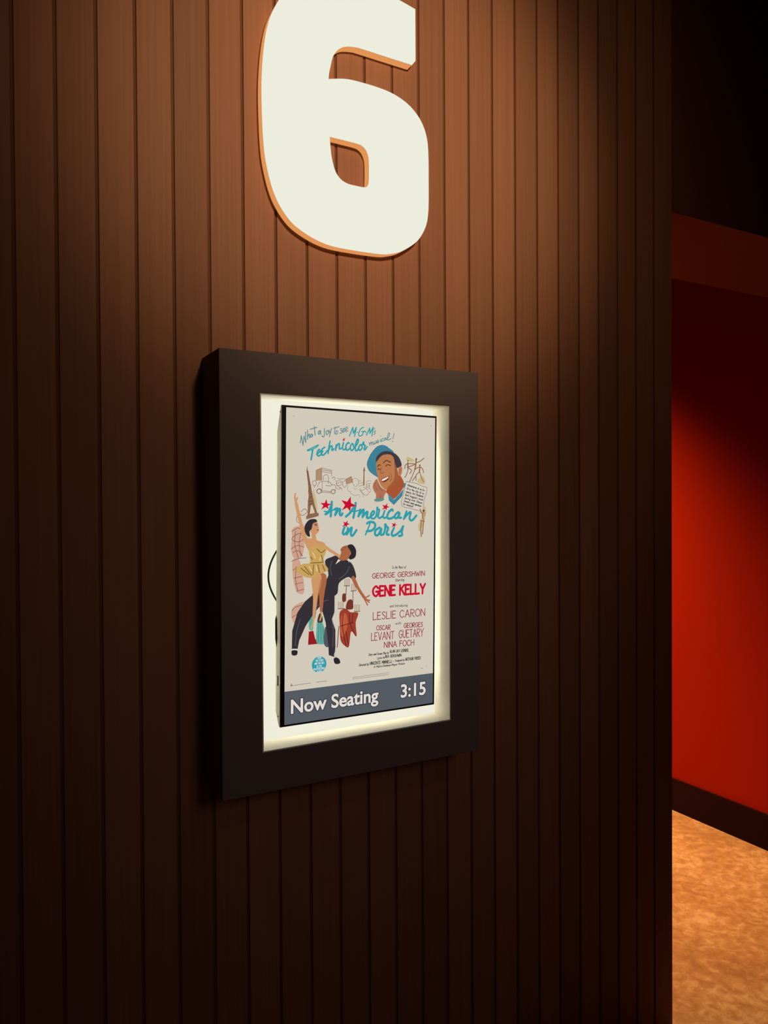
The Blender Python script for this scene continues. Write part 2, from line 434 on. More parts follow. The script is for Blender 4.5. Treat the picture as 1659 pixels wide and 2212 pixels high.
# ---------------- poster image: strokes, shapes and lines in a 1080 x 1920 field
POSTER = [
    ('Y','sketch_picture',(206,160,140),1,[(43,737),(84,716),(119,749),(125,824),(108,905),(56,908),(38,855),(43,791)]),
    ('Y','sketch_picture',(206,160,140),1,[(50,919),(97,931),(127,1115),(77,1118),(51,1026)]),
    ('Y','sketch_picture',(206,160,140),1,[(46,1218),(98,1184),(122,1190),(76,1306),(46,1282)]),
    ('S','sketch_picture',(128,88,64),3.7,1,[[(43,748),(84,727),(107,754),(66,770),(43,796),(84,813),(119,797)],[(38,855),(78,834),(123,846)],[(50,876),(84,866),(114,899)],[(41,929),(85,915),(138,911)],[(50,983),(91,969),(109,991)],[(56,1032),(109,1023)],[(65,1069),(118,1061)],[(74,1113),(124,1102)],[(46,1229),(69,1209),(110,1200)],[(46,1271),(81,1252)],[(66,748),(61,823),(85,909)],[(104,749),(90,824),(105,899)],[(73,963),(68,1037),(83,1113)]]),
    ('S','sketch_picture',(128,88,64),3.2,1,[[(101,630),(124,611),(142,630),(112,652),(95,641)],[(77,652),(72,684),(95,700)]]),
    ('Y','sketch_picture',(176,138,108),0,[(201,374),(239,358),(239,436),(201,437)]),
    ('S','sketch_picture',(128,88,64),2.8,0,[[(201,374),(239,358),(307,372),(307,406)],[(239,358),(239,436)],[(201,374),(201,437)],[(242,370),(305,378)],[(242,381),(305,389)]]),
    ('S','sketch_picture',(128,88,64),2.8,1,[[(250,436),(251,411),(267,399),(284,410),(286,454)],[(212,474),(219,455),(239,442),(292,444),(313,466)],[(205,505),(216,489),(233,489),(243,504)],[(236,500),(306,503)],[(236,509),(302,511)],[(306,460),(334,465),(334,497)],[(178,456),(179,443),(195,438),(203,449),(200,464),(185,469),(178,456)],[(191,468),(192,480)],[(312,422),(319,412),(333,418),(326,431)],[(243,442),(243,492)],[(267,466),(306,469)]]),
    ('S','sketch_picture',(84,70,64),3.7,1,[[(237,502),(235,509),(229,514),(222,516),(214,514),(208,509),(206,502),(208,495),(214,490),(221,488),(229,490),(235,495),(237,502)]]),
    ('S','sketch_picture',(84,70,64),3.8,1,[[(333,504),(331,510),(326,515),(319,516),(312,515),(307,510),(305,504),(307,498),(312,493),(319,491),(326,493),(331,497),(333,504)]]),
    ('S','sketch_picture',(128,88,64),2.5,1,[[(337,440),(362,433),(387,442),(401,429)],[(337,453),(369,446),(387,452),(362,465),(341,462)],[(341,478),(355,490),(373,477),(380,496)],[(383,458),(398,477),(412,461)],[(348,421),(376,424),(397,420)],[(341,437),(348,465),(376,484)]]),
    ('Y','sketch_picture',(176,138,108),0,[(404,426),(446,406),(457,441),(412,455)]),
    ('S','sketch_picture',(128,88,64),2.5,0,[[(404,426),(446,406),(457,441),(412,455),(404,426)]]),
    ('S','sketch_picture',(110,92,84),1.9,1,[[(455,428),(474,417),(495,427),(495,453),(477,469),(460,454),(455,428)],[(422,457),(423,496),(444,502)],[(462,476),(477,488),(488,476)],[(437,508),(470,527),(502,520),(506,539)],[(502,488),(528,513),(535,536)]]),
    ('Y','sketch_picture',(128,88,64),0,[(539,340),(545,369),(540,372),(541,462),(532,462),(534,372),(531,369)]),
    ('S','sketch_picture',(128,88,64),2.2,1,[[(498,434),(516,432)],[(498,450),(531,443)],[(502,466),(535,459)],[(506,482),(528,494),(550,481),(572,500)],[(513,494),(532,513),(557,523),(590,493)],[(549,442),(571,432),(590,432)],[(553,452),(590,448)],[(553,465),(586,464)],[(557,452),(557,487)],[(575,448),(575,481)],[(531,475),(564,474),(587,487)]]),
    ('Y','tower_picture',(196,180,132),0,[(180,468),(207,570),(214,625),(183,554)]),
    ('Y','tower_picture',(140,102,76),0,[(140,350),(144,376),(150,388),(166,468),(182,542),(192,589),(148,589),(151,530),(147,456),(137,388),(136,376)]),
    ('Y','tower_picture',(140,102,76),0,[(147,555),(183,554),(211,636),(220,637),(221,655),(136,676),(136,654),(145,649)]),
    ('Y','tower_picture',(210,200,182),0,[(167,590),(176,588),(194,636),(160,642)]),
    ('S','tower_picture',(86,60,48),2.5,0,[[(137,384),(152,382)],[(147,456),(168,468)],[(166,471),(149,505)],[(151,505),(176,524)],[(176,530),(151,549)],[(149,567),(187,561)],[(148,589),(189,573)],[(139,354),(154,462)]]),
    ('Y','sketch_picture',(196,180,132),1,[(865,268),(917,289),(898,300),(855,291)]),
    ('Y','sketch_picture',(196,180,132),1,[(941,433),(964,399),(987,390),(1004,443)]),
    ('S','sketch_picture',(138,92,62),9.4,1,[[(930,288),(927,322),(921,350)],[(960,332),(957,365)],[(865,307),(868,340)]]),
    ('S','sketch_picture',(138,92,62),5.6,1,[[(930,305),(963,293),(993,272)],[(927,313),(891,312),(868,312),(846,324),(842,346)],[(859,338),(891,328),(924,316)],[(921,350),(905,386),(879,434)],[(922,350),(941,338),(964,332),(984,348),(989,370)],[(872,343),(895,356),(882,378)],[(868,343),(859,379),(843,404)],[(959,363),(974,404),(991,429)],[(957,365),(931,388),(931,422)],[(928,394),(902,425)]]),
    ('D','sketch_picture',(120,80,56),7,(931,281)),
    ('D','sketch_picture',(120,80,56),5,(867,294)),
    ('D','sketch_picture',(120,80,56),6,(960,321)),
    ('Y','note_picture',(214,205,190),0,[(854,430),(895,436),(941,444),(981,460),(1018,473),(998,549),(982,622),(942,619),(893,608),(821,586),(837,503)]),
    ('S','note_picture',(42,38,38),2.5,1,[[(854,430),(895,436),(941,444),(981,460),(1018,473),(998,549),(982,622)],[(965,624),(942,619),(893,608),(821,586),(837,503),(854,430)]]),
    ('L', 'note_picture', (42, 38, 38), 'Adventures of an Ex-', (863, 458), (1001, 494), 13, 2.8, 0.0),
    ('L', 'note_picture', (42, 38, 38), 'GI in the city of ro-', (858, 481), (996, 515), 13, 2.8, 0.0),
    ('L', 'note_picture', (42, 38, 38), "mance. Art Students'", (853, 502), (991, 535), 13, 2.8, 0.0),
    ('L', 'note_picture', (42, 38, 38), 'Ball biggest, most', (847, 523), (987, 556), 13, 2.8, 0.0),
    ('L', 'note_picture', (42, 38, 38), 'daring ever filmed.', (842, 543), (982, 578), 13, 2.8, 0.0),
    ('L', 'note_picture', (42, 38, 38), "Screen's most spectacu-", (837, 563), (975, 598), 13, 2.8, 0.0),
    ('L', 'note_picture', (42, 38, 38), 'lar musical!', (831, 582), (908, 600), 13, 2.8, 0.0),
    ('S','sketch_picture',(150,104,76),7.2,1,[[(965,610),(975,638)],[(992,627),(999,644)]]),
    ('Y','sketch_picture',(196,180,132),1,[(985,593),(1012,609),(1005,677),(986,727),(959,760),(952,715),(979,660)]),
    ('S','sketch_picture',(150,98,70),7.8,1,[[(992,626),(985,660),(992,682)],[(969,688),(999,693)],[(975,699),(972,743),(976,794)],[(992,699),(989,738),(986,777)]]),
    ('S','sketch_picture',(150,98,70),4.5,1,[[(973,626),(988,654)],[(1005,632),(998,660)]]),
    ('D','sketch_picture',(100,62,46),8,(993,622)),
    ('Y','portrait_picture',(62,128,150),1,[(666,199),(629,213),(586,259),(561,311),(562,343),(580,372),(618,397),(649,406),(667,329),(755,250),(720,216),(695,202)]),
    ('S','portrait_picture',(40,84,104),2.2,1,[[(666,199),(629,213),(586,259),(561,311),(562,343),(580,372),(618,397)]]),
    ('Y','portrait_picture',(168,84,50),1,[(794,391),(815,402),(835,435),(833,470),(763,545),(719,518),(706,486)]),
    ('Y','portrait_picture',(62,128,150),0,[(715,510),(738,529),(762,549),(795,523),(834,479),(837,440),(853,444),(834,484),(824,526),(760,585),(722,554)]),
    ('S','portrait_picture',(120,160,168),2.7,0,[[(719,527),(760,556),(827,487)]]),
    ('Y','portrait_picture',(186,122,78),1,[(628,309),(664,267),(720,254),(755,264),(778,315),(784,351),(794,394),(785,436),(744,469),(706,486),(674,473),(649,441),(636,398),(627,358)]),
    ('Y','portrait_picture',(162,92,56),1,[(762,299),(784,351),(794,394),(785,436),(744,469),(706,486),(718,464),(756,425),(765,370)]),
    ('Y','portrait_picture',(190,120,84),1,[(791,348),(804,334),(820,336),(822,363),(810,394),(796,391)]),
    ('S','portrait_picture',(130,66,44),2.7,1,[[(802,350),(809,358),(801,378)]]),
    ('Y','portrait_picture',(66,58,64),1,[(625,309),(629,274),(666,244),(704,236),(755,245),(794,271),(815,309),(816,329),(800,336),(783,344),(768,318),(752,272),(720,257),(667,267)]),
    ('S','portrait_picture',(74,50,44),5.9,1,[[(636,341),(645,327),(658,330)],[(679,313),(701,298),(733,308)]]),
    ('S','portrait_picture',(60,40,38),4.9,1,[[(636,357),(645,352),(655,358)],[(695,334),(713,324),(733,330)]]),
    ('S','portrait_picture',(130,70,44),3.3,1,[[(667,338),(656,376),(670,381),(686,372)],[(734,382),(743,409),(731,431)]]),
    ('Y','portrait_picture',(110,40,34),1,[(664,420),(693,406),(724,396),(718,418),(699,432),(674,438)]),
    ('Y','portrait_picture',(232,226,214),1,[(669,421),(693,410),(719,400),(713,412),(693,424),(672,431)]),
    ('Y','portrait_picture',(176,112,84),1,[(601,461),(618,428),(633,420),(643,441),(665,473),(703,494),(687,524),(678,546),(628,546),(626,517),(607,490)]),
    ('S','portrait_picture',(120,66,46),2.7,1,[[(621,441),(618,466),(637,490)],[(640,446),(652,473),(674,495)],[(656,519),(659,541)]]),
    ('Y','portrait_picture',(96,140,140),1,[(612,552),(631,544),(681,542),(683,554),(662,562),(625,564)]),
    ('Y','players_picture',(150,30,34),0,[(158,1365),(188,1362),(201,1412),(225,1446),(153,1446)]),
    ('Y','players_picture',(96,170,156),1,[(164,1258),(185,1248),(188,1313),(185,1356),(164,1355),(157,1322)]),
    ('Y','players_picture',(96,170,156),1,[(215,1310),(248,1312),(267,1373),(273,1445),(213,1440),(209,1358)]),
    ('S','players_picture',(60,120,112),3.3,1,[[(224,1321),(222,1435)],[(239,1322),(243,1437)],[(254,1340),(261,1438)]]),
    ('Y','players_picture',(70,56,54),1,[(227,1262),(245,1263),(251,1312),(215,1310)]),
    ('D','players_picture',(60,46,46),9,(236,1265)),
    ('Y','players_picture',(78,88,92),1,[(267,1351),(285,1364),(295,1468),(261,1449)]),
    ('Y','players_picture',(156,62,42),1,[(370,1260),(414,1240),(445,1264),(502,1273),(484,1334),(491,1423),(452,1387),(437,1480),(412,1478),(378,1437),(371,1348)]),
    ('Y','players_picture',(190,92,58),1,[(383,1283),(414,1273),(427,1341),(396,1416),(377,1382)]),
    ('S','players_picture',(96,34,28),5.0,1,[[(395,1272),(389,1349),(415,1473)],[(439,1275),(446,1342),(484,1417)],[(415,1384),(434,1475)],[(464,1277),(458,1332)],[(377,1348),(414,1340),(465,1332)],[(365,1348),(353,1479)]]),
    ('Y','players_picture',(120,52,42),1,[(388,1150),(410,1146),(413,1190),(389,1194)]),
    ('Y','players_picture',(120,52,42),1,[(426,1191),(457,1187),(464,1243),(414,1240)]),
    ('S','players_picture',(92,66,46),4.4,0,[[(358,1237),(404,1240)],[(400,1095),(438,1097)],[(449,1131),(486,1130)],[(474,1263),(515,1263)],[(416,1096),(412,1157)],[(463,1132),(463,1210)]]),
    ('S','players_picture',(150,110,70),3.3,0,[[(361,1193),(361,1234)],[(372,1194),(373,1235)],[(384,1194),(384,1236)],[(393,1195),(394,1236)],[(404,1051),(404,1093)],[(415,1052),(415,1093)],[(426,1052),(427,1094)],[(436,1053),(437,1094)],[(453,1087),(453,1128)],[(464,1087),(465,1129)],[(476,1088),(476,1130)],[(486,1088),(486,1130)],[(477,1219),(477,1261)],[(488,1219),(488,1261)],[(499,1220),(500,1262)],[(510,1221),(510,1263)]]),
    ('Y','dancers_picture',(52,48,54),0,[(175,1145),(333,1153),(333,1257),(315,1300),(340,1368),(341,1478),(335,1538),(295,1523),(292,1463),(272,1319),(237,1208),(188,1259),(135,1331),(94,1414),(83,1467),(45,1464),(47,1352),(81,1242),(128,1180)]),
    ('Y','dancers_picture',(52,48,54),1,[(264,936),(313,910),(343,903),(368,923),(424,936),(462,970),(485,1043),(457,1056),(425,1041),(363,1077),(339,1153),(181,1145),(229,1093),(289,1025)]),
    ('S','dancers_picture',(84,84,94),4.9,1,[[(315,1300),(325,1378),(322,1476)],[(99,1286),(76,1359),(68,1444)],[(290,1178),(247,1187),(199,1222)],[(437,975),(412,1018),(363,1050)],[(313,938),(301,981),(313,1026)]]),
    ('Y','dancers_picture',(226,220,206),0,[(356,928),(337,958),(374,934),(424,933),(434,952),(431,925),(393,912)]),
    ('Y','dancers_picture',(170,100,66),1,[(362,931),(377,884),(371,868),(386,849),(424,841),(449,864),(443,892),(424,930)]),
    ('Y','dancers_picture',(44,40,44),1,[(421,844),(455,836),(482,870),(478,915),(446,931),(431,919),(446,886)]),
    ('S','dancers_picture',(120,64,44),3.9,1,[[(379,869),(393,868)],[(393,853),(411,855)]]),
    ('S','dancers_picture',(170,100,66),25.6,1,[[(463,1048),(488,1099)]]),
    ('S','dancers_picture',(170,100,66),19.0,1,[[(482,1088),(521,1146),(553,1187)]]),
    ('S','dancers_picture',(170,100,66),8.4,1,[[(550,1181),(582,1166)],[(550,1187),(582,1211)],[(547,1189),(569,1227)],[(547,1189),(585,1197)]]),
    ('Y','dancers_picture',(226,220,206),0,[(47,1461),(82,1464),(80,1480),(46,1477)]),
    ('Y','dancers_picture',(40,38,42),1,[(45,1472),(81,1475),(78,1501),(48,1500)]),
    ('Y','dancers_picture',(206,200,188),1,[(332,1521),(347,1500),(357,1540),(341,1555)]),
    ('Y','dancers_picture',(40,38,42),1,[(329,1554),(341,1541),(366,1552),(375,1580),(341,1582)]),
    ('S','dancers_picture',(206,150,102),29.2,1,[[(155,846),(125,781),(104,716)]]),
    ('S','dancers_picture',(206,150,102),21.5,1,[[(107,727),(83,641),(68,577)]]),
    ('S','dancers_picture',(206,150,102),11.8,1,[[(68,582),(59,545),(62,520)],[(66,566),(75,544)]]),
    ('S','dancers_picture',(206,150,102),18.5,1,[[(239,826),(294,866),(362,906)]]),
    ('Y','dancers_picture',(206,150,102),1,[(137,803),(173,793),(215,807),(257,821),(269,849),(233,881),(161,879)]),
    ('S','dancers_picture',(206,150,102),28.2,1,[[(184,766),(194,815)]]),
    ('Y','dancers_picture',(170,100,66),1,[(216,1016),(264,1013),(277,1051),(259,1154),(248,1252),(233,1251),(226,1153)]),
    ('Y','dancers_picture',(206,150,102),1,[(174,1026),(234,1017),(240,1061),(220,1147),(214,1190),(197,1292),(182,1291),(184,1205),(184,1140)]),
    ('S','dancers_picture',(150,92,62),3.3,1,[[(236,1050),(218,1147),(212,1195),(199,1281)]]),
    ('S','dancers_picture',(200,162,92),9.8,1,[[(189,1292),(185,1318),(173,1345)],[(240,1252),(242,1273),(233,1300)]]),
    ('Y','dancers_picture',(200,162,92),1,[(155,857),(215,834),(239,843),(269,841),(273,871),(255,914),(255,941),(276,969),(286,992),(240,1012),(174,1036),(109,1018),(68,978),(114,948),(162,939)]),
    ('S','dancers_picture',(120,92,48),5.4,1,[[(167,906),(179,923)],[(209,858),(239,881),(263,865)],[(168,944),(216,943),(252,941)],[(103,974),(156,1014)],[(126,964),(174,1020)],[(186,956),(183,1015)],[(216,956),(228,1006)],[(246,957),(264,996)],[(239,897),(252,936)]]),
    ('S','dancers_picture',(228,200,138),6.5,1,[[(179,879),(197,912)],[(156,965),(174,993)],[(204,962),(210,994)],[(233,908),(228,930)]]),
    ('Y','dancers_picture',(206,146,104),1,[(160,728),(184,687),(208,690),(220,728),(217,755),(190,771),(166,755)]),
    ('Y','dancers_picture',(48,44,50),1,[(125,716),(154,679),(196,674),(208,690),(181,701),(172,733),(158,749),(161,779),(146,779),(128,754)]),
    ('S','dancers_picture',(70,40,40),4.3,1,[[(193,712),(208,713)],[(190,705),(209,704)]]),
    ('S','dancers_picture',(170,40,48),4.9,1,[[(209,742),(219,740)]]),
    ('D','round_seal',(44,158,172),50,(229,1574)),
    ('L', 'round_seal', (214, 226, 220), 'HEAR', (218, 1539), (243, 1538), 12, 1.8, 0.0),
    ('L', 'round_seal', (214, 226, 220), 'THE STARS', (204, 1556), (257, 1555), 12, 1.8, 0.0),
    ('L', 'round_seal', (214, 226, 220), 'AND THE HITS', (197, 1573), (264, 1573), 12, 1.8, 0.0),
    ('L', 'round_seal', (214, 226, 220), 'IN THE', (213, 1592), (247, 1591), 12, 1.8, 0.0),
    ('L', 'round_seal', (214, 226, 220), 'M·G·M RECORDS', (193, 1607), (267, 1606), 12, 1.8, 0.0),
    ('L', 'round_seal', (214, 226, 220), 'ALBUM', (213, 1624), (246, 1623), 12, 1.8, 0.0),
    ('S','headline_lettering',(88,136,140),5.6,0,[[(92,211),(99,166),(110,225),(117,168),(129,207),(127,142)]]),
    ('S','headline_lettering',(88,136,140),5.7,1,[[(140,130),(141,188)],[(141,171),(151,154),(154,178)],[(171,153),(161,156),(159,170),(166,172),(172,153),(175,168)],[(186,106),(191,159)],[(158,125),(203,110)],[(226,129),(214,135),(212,149),(220,150),(227,129),(230,152)],[(254,115),(253,160),(245,167),(237,161)],[(273,127),(265,138),(269,152),(280,145),(282,130),(273,127)],[(286,122),(290,137),(298,137)],[(303,112),(288,164)]]),
    ('S','headline_lettering',(88,136,140),5.0,1,[[(331,101),(323,137),(328,145)],[(317,110),(357,98)],[(339,123),(332,134),(335,146),(344,140),(345,127),(339,123)],[(376,108),(365,112),(368,120),(376,123),(374,135),(361,138)],[(381,125),(394,113),(389,105),(381,117),(385,132),(400,120)],[(400,120),(415,104),(409,97),(400,108),(405,126),(418,119)]]),
    ('S','headline_lettering',(46,156,168),7.8,0,[[(429,152),(453,97),(457,135),(478,95),(465,153)],[(551,141),(575,95),(576,129),(600,88),(591,144)]]),
    ('S','headline_lettering',(46,156,168),7.1,1,[[(530,92),(510,103),(495,131),(499,148),(519,143),(531,119)],[(517,120),(542,117)]]),
    ('S','headline_lettering',(88,136,140),5.1,1,[[(611,92),(608,102)],[(618,111),(607,115),(616,125),(605,135)]]),
    ('D','headline_lettering',(88,136,140),4,(485,126)),
    ('D','headline_lettering',(88,136,140),4,(546,122)),
    ('S','headline_lettering',(46,156,168),11.4,1,[[(176,241),(171,276),(165,310)]]),
    ('Y','headline_lettering',(46,156,168),0,[(133,252),(212,214),(219,219),(204,235),(171,251),(142,261)]),
    ('Y','headline_lettering',(140,186,186),0,[(150,251),(202,225),(200,231),(171,245)]),
    ('S','headline_lettering',(46,156,168),10.2,1,[[(202,276),(223,259),(219,245),(206,263),(211,286),(232,275),(244,254)],[(257,230),(236,247),(235,275),(251,277),(276,249)],[(293,191),(286,229),(280,268)],[(282,252),(295,225),(307,221),(307,248),(321,236)],[(336,212),(332,247)],[(332,239),(346,210),(358,205),(358,236),(375,230)],[(387,196),(380,229),(390,241),(407,228)],[(427,198),(420,195),(405,213),(405,238),(418,241),(436,227)],[(447,201),(435,223),(444,243),(460,230),(456,205),(447,201)],[(460,230),(486,198),(493,176),(486,171),(473,202),(472,235),(480,243),(496,229)],[(506,205),(495,225),(503,240),(520,224),(515,206),(506,205)],[(518,212),(531,184),(532,203),(543,207),(534,227),(540,235),(556,214)]]),
    ('S','headline_lettering',(88,136,140),5.1,1,[[(571,188),(578,206)],[(577,196),(585,184),(590,203)],[(589,193),(596,181),(602,199),(608,191)],[(609,179),(611,194),(621,188),(623,172)],[(623,172),(628,188),(635,176)],[(639,167),(633,174),(644,179),(633,186)],[(653,163),(656,177),(662,174)],[(674,156),(663,162),(665,174),(676,170)],[(694,151),(682,156),(681,167),(691,165),(695,151),(700,164)],[(700,164),(718,140),(723,122),(715,119),(706,148),(711,166),(733,153)],[(757,120),(747,156)]]),
    ('D','headline_lettering',(88,136,140),3,(658,141)),
    ('D','headline_lettering',(88,136,140),4,(744,173)),
    ('Y','headline_lettering',(180,40,66),0,[(388,164),(392,171),(403,166),(393,177),(394,188),(387,183),(379,190),(384,180),(378,176),(386,174)]),
    ('S','title_lettering',(46,156,168),16.0,1,[[(265,644),(285,632),(305,590)],[(308,567),(305,610),(301,658)],[(328,614),(348,608),(339,630),(332,650)],[(333,648),(355,616),(366,614),(364,644),(374,651),(383,640)],[(408,659),(437,636),(464,600)],[(477,573),(470,622),(461,667)],[(511,616),(497,658)],[(498,655),(527,620),(535,620),(527,663)],[(527,661),(555,632),(563,634),(558,665),(572,669)]]),
    ('S','title_lettering',(46,156,168),8.8,1,[[(256,626),(283,628),(328,615)],[(437,626),(474,626),(511,616)]]),
    ('S','title_lettering',(46,156,168),13.2,1,[[(572,669),(605,647),(613,630),(602,626),(587,647),(591,669),(612,672),(629,655)],[(626,659),(633,626),(634,599),(640,614),(650,619),(641,659),(653,670),(672,659)],[(690,622),(678,659),(689,670),(708,661)]]),
    ('S','title_lettering',(46,156,168),15.9,1,[[(751,622),(744,614),(718,636),(710,668),(735,673),(764,660)],[(793,631),(769,651),(769,670),(789,666),(804,635),(797,666),(816,668)],[(857,627),(836,677)],[(838,672),(875,637),(889,635),(880,673),(900,686),(934,654)],[(398,727),(386,760),(396,771),(415,758)],[(423,732),(415,772)],[(417,768),(442,734),(450,734),(443,768),(456,780),(484,745)],[(560,704),(581,694),(612,700),(620,723),(598,748),(558,754)],[(653,731),(622,750),(622,778),(644,777),(667,736),(661,775),(682,776)],[(682,776),(694,743),(695,709),(706,727),(717,735),(705,772),(723,778)],[(761,735),(744,770),(754,786),(779,777)],[(777,780),(814,752),(832,721),(821,761),(824,782),(799,788)]]),
    ('S','title_lettering',(46,156,168),10.7,1,[[(582,704),(568,737),(549,776)]]),
    ('Y','title_lettering',(198,16,46),0,[(271,549),(277,577),(307,582),(281,592),(287,612),(264,600),(235,616),(250,591),(230,575),(259,575)]),
    ('Y','title_lettering',(198,16,46),0,[(441,531),(443,574),(488,594),(442,597),(437,626),(416,603),(379,620),(401,587),(375,556),(416,566)]),
    ('Y','title_lettering',(198,16,46),0,[(710,572),(707,592),(729,598),(706,603),(704,619),(691,608),(668,619),(684,600),(671,585),(694,589)]),
    ('Y','title_lettering',(198,16,46),0,[(421,683),(418,701),(438,707),(417,712),(414,728),(403,716),(380,724),(397,707),(388,691),(406,697)]),
    ('Y','title_lettering',(198,16,46),0,[(773,696),(770,711),(786,716),(769,719),(767,731),(759,723),(742,731),(753,716),(743,703),(760,708)]),
    ('L', 'credit_lettering', (42, 38, 38), 'To the Music of', (746, 1000), (853, 1001), 17, 2.3, 0.2),
    ('L', 'credit_lettering', (146, 36, 54), 'GEORGE GERSHWIN', (602, 1057), (1003, 1055), 31, 4.8, 0.0),
    ('L', 'credit_lettering', (42, 38, 38), 'Starring', (773, 1084), (842, 1083), 16, 2.6, 0.2),
    ('L', 'credit_lettering', (196, 18, 48), 'GENE KELLY', (607, 1173), (1006, 1175), 64, 14.5, 0.0),
    ('L', 'credit_lettering', (42, 38, 38), 'and Introducing', (734, 1251), (869, 1253), 16, 2.3, 0.2),
    ('L', 'credit_lettering', (146, 36, 54), 'LESLIE CARON', (610, 1325), (1008, 1324), 48, 5.1, 0.0),
    ('L', 'credit_lettering', (146, 36, 54), 'OSCAR', (636, 1394), (739, 1396), 30, 4.6, 0.0),
    ('L', 'credit_lettering', (42, 38, 38), 'with', (778, 1367), (820, 1368), 16, 2.3, 0.2),
    ('L', 'credit_lettering', (146, 36, 54), 'GEORGES', (844, 1394), (990, 1397), 30, 4.7, 0.0),
    ('L', 'credit_lettering', (146, 36, 54), 'LEVANT', (598, 1458), (768, 1460), 50, 4.8, 0.0),
    ('L', 'credit_lettering', (146, 36, 54), 'GUETARY', (806, 1459), (996, 1461), 52, 4.9, 0.0),
    ('L', 'credit_lettering', (146, 36, 54), 'NINA FOCH', (694, 1512), (922, 1515), 37, 4.9, 0.0),
    ('L', 'credit_lettering', (42, 38, 38), 'Story and Screen Play by', (577, 1553), (727, 1554), 14, 2.6, 0.2),
    ('L', 'credit_lettering', (42, 38, 38), 'ALAN JAY LERNER,', (736, 1549), (881, 1553), 18, 3.2, 0.0),
    ('L', 'credit_lettering', (42, 38, 38), 'Lyrics by', (643, 1582), (698, 1580), 14, 2.6, 0.2),
    ('L', 'credit_lettering', (42, 38, 38), 'IRA GERSHWIN', (704, 1579), (825, 1580), 17, 3.2, 0.0),
    ('L', 'credit_lettering', (42, 38, 38), 'Directed by', (508, 1613), (579, 1614), 15, 2.6, 0.2),
    ('L', 'credit_lettering', (42, 38, 38), 'VINCENTE MINNELLI', (586, 1613), (751, 1615), 19, 3.2, 0.0),
    ('Y','credit_lettering',(42,38,38),0,[(765,1602),(766,1606),(769,1606),(767,1608),(768,1612),(765,1609),(762,1611),(763,1608),(761,1606),(764,1606)]),
    ('L', 'credit_lettering', (42, 38, 38), 'Produced by', (778, 1612), (847, 1611), 13, 2.6, 0.2),
    ('L', 'credit_lettering', (42, 38, 38), 'ARTHUR FREED', (855, 1612), (976, 1613), 18, 3.4, 0.0),
    ('L', 'credit_lettering', (42, 38, 38), 'A Metro-Goldwyn-Mayer Picture', (617, 1635), (851, 1635), 13, 2.6, 0.2),
    ('S','small_print1',(120,112,104),2.7,0,[[(464,1680),(471,1680)],[(474,1680),(488,1680)],[(491,1680),(505,1680)],[(508,1680),(516,1680)],[(519,1680),(529,1680)],[(532,1680),(542,1680)],[(546,1680),(558,1679)],[(561,1679),(575,1679)],[(578,1679),(584,1679)],[(587,1679),(593,1679)],[(596,1679),(610,1679)],[(614,1679),(624,1679)],[(627,1679),(640,1679)],[(644,1679),(649,1679)],[(652,1679),(662,1679)],[(666,1679),(679,1678)],[(682,1678),(690,1678)],[(693,1678),(709,1678)],[(712,1678),(728,1678)],[(731,1678),(731,1678)]]),
    ('S','small_print2',(120,112,104),2.7,0,[[(464,1690),(480,1690)],[(483,1690),(498,1690)],[(501,1690),(507,1690)],[(510,1690),(516,1690)],[(519,1690),(533,1690)],[(537,1690),(550,1690)],[(553,1690),(565,1690)],[(568,1690),(577,1690)],[(580,1690),(592,1690)],[(595,1690),(607,1690)],[(610,1690),(622,1690)],[(625,1690),(632,1690)],[(635,1690),(645,1690)],[(648,1690),(658,1689)],[(661,1689),(675,1689)],[(678,1689),(694,1689)],[(697,1689),(713,1689)],[(716,1689),(728,1689)],[(731,1689),(731,1689)]]),
    ('S','small_print3',(120,112,104),2.8,0,[[(59,1685),(62,1685)],[(64,1685),(68,1685)],[(70,1685),(74,1685)],[(75,1685),(80,1684)],[(81,1684),(86,1684)],[(88,1684),(90,1684)],[(92,1684),(94,1684)],[(95,1684),(101,1684)],[(103,1684),(106,1684)],[(107,1684),(111,1684)],[(112,1684),(119,1684)],[(120,1684),(124,1684)],[(126,1684),(132,1683)],[(133,1683),(138,1683)],[(139,1683),(144,1683)],[(145,1683),(148,1683)],[(150,1683),(155,1683)],[(156,1683),(163,1683)],[(164,1683),(169,1683)],[(170,1683),(172,1683)]]),
    ('S','small_print4',(120,112,104),2.9,0,[[(210,1682),(212,1682)],[(213,1682),(215,1682)],[(215,1682),(218,1682)],[(219,1682),(221,1682)],[(221,1682),(223,1682)],[(224,1682),(226,1682)],[(227,1682),(231,1682)],[(232,1682),(236,1682)],[(237,1682),(240,1682)],[(241,1682),(243,1682)],[(244,1682),(247,1682)],[(248,1682),(250,1682)],[(251,1682),(253,1682)],[(253,1682),(255,1682)],[(256,1682),(258,1682)],[(259,1682),(263,1682)],[(264,1682),(268,1683)],[(268,1683),(272,1683)],[(273,1683),(277,1683)],[(278,1683),(280,1683)],[(280,1683),(281,1683)]]),
    ('S','small_print5',(42,38,38),3.4,0,[[(42,1673),(44,1680),(38,1684),(53,1685)]]),
    ('S','small_print6',(120,112,104),2.8,1,[[(977,1672),(994,1676)],[(1021,1668),(1025,1664)]]),
    ('S','small_print7',(120,112,104),3.1,0,[[(45,53),(49,49)]]),
    ('S','small_print8',(120,112,104),3.4,0,[[(1042,51),(1045,58)]]),
]

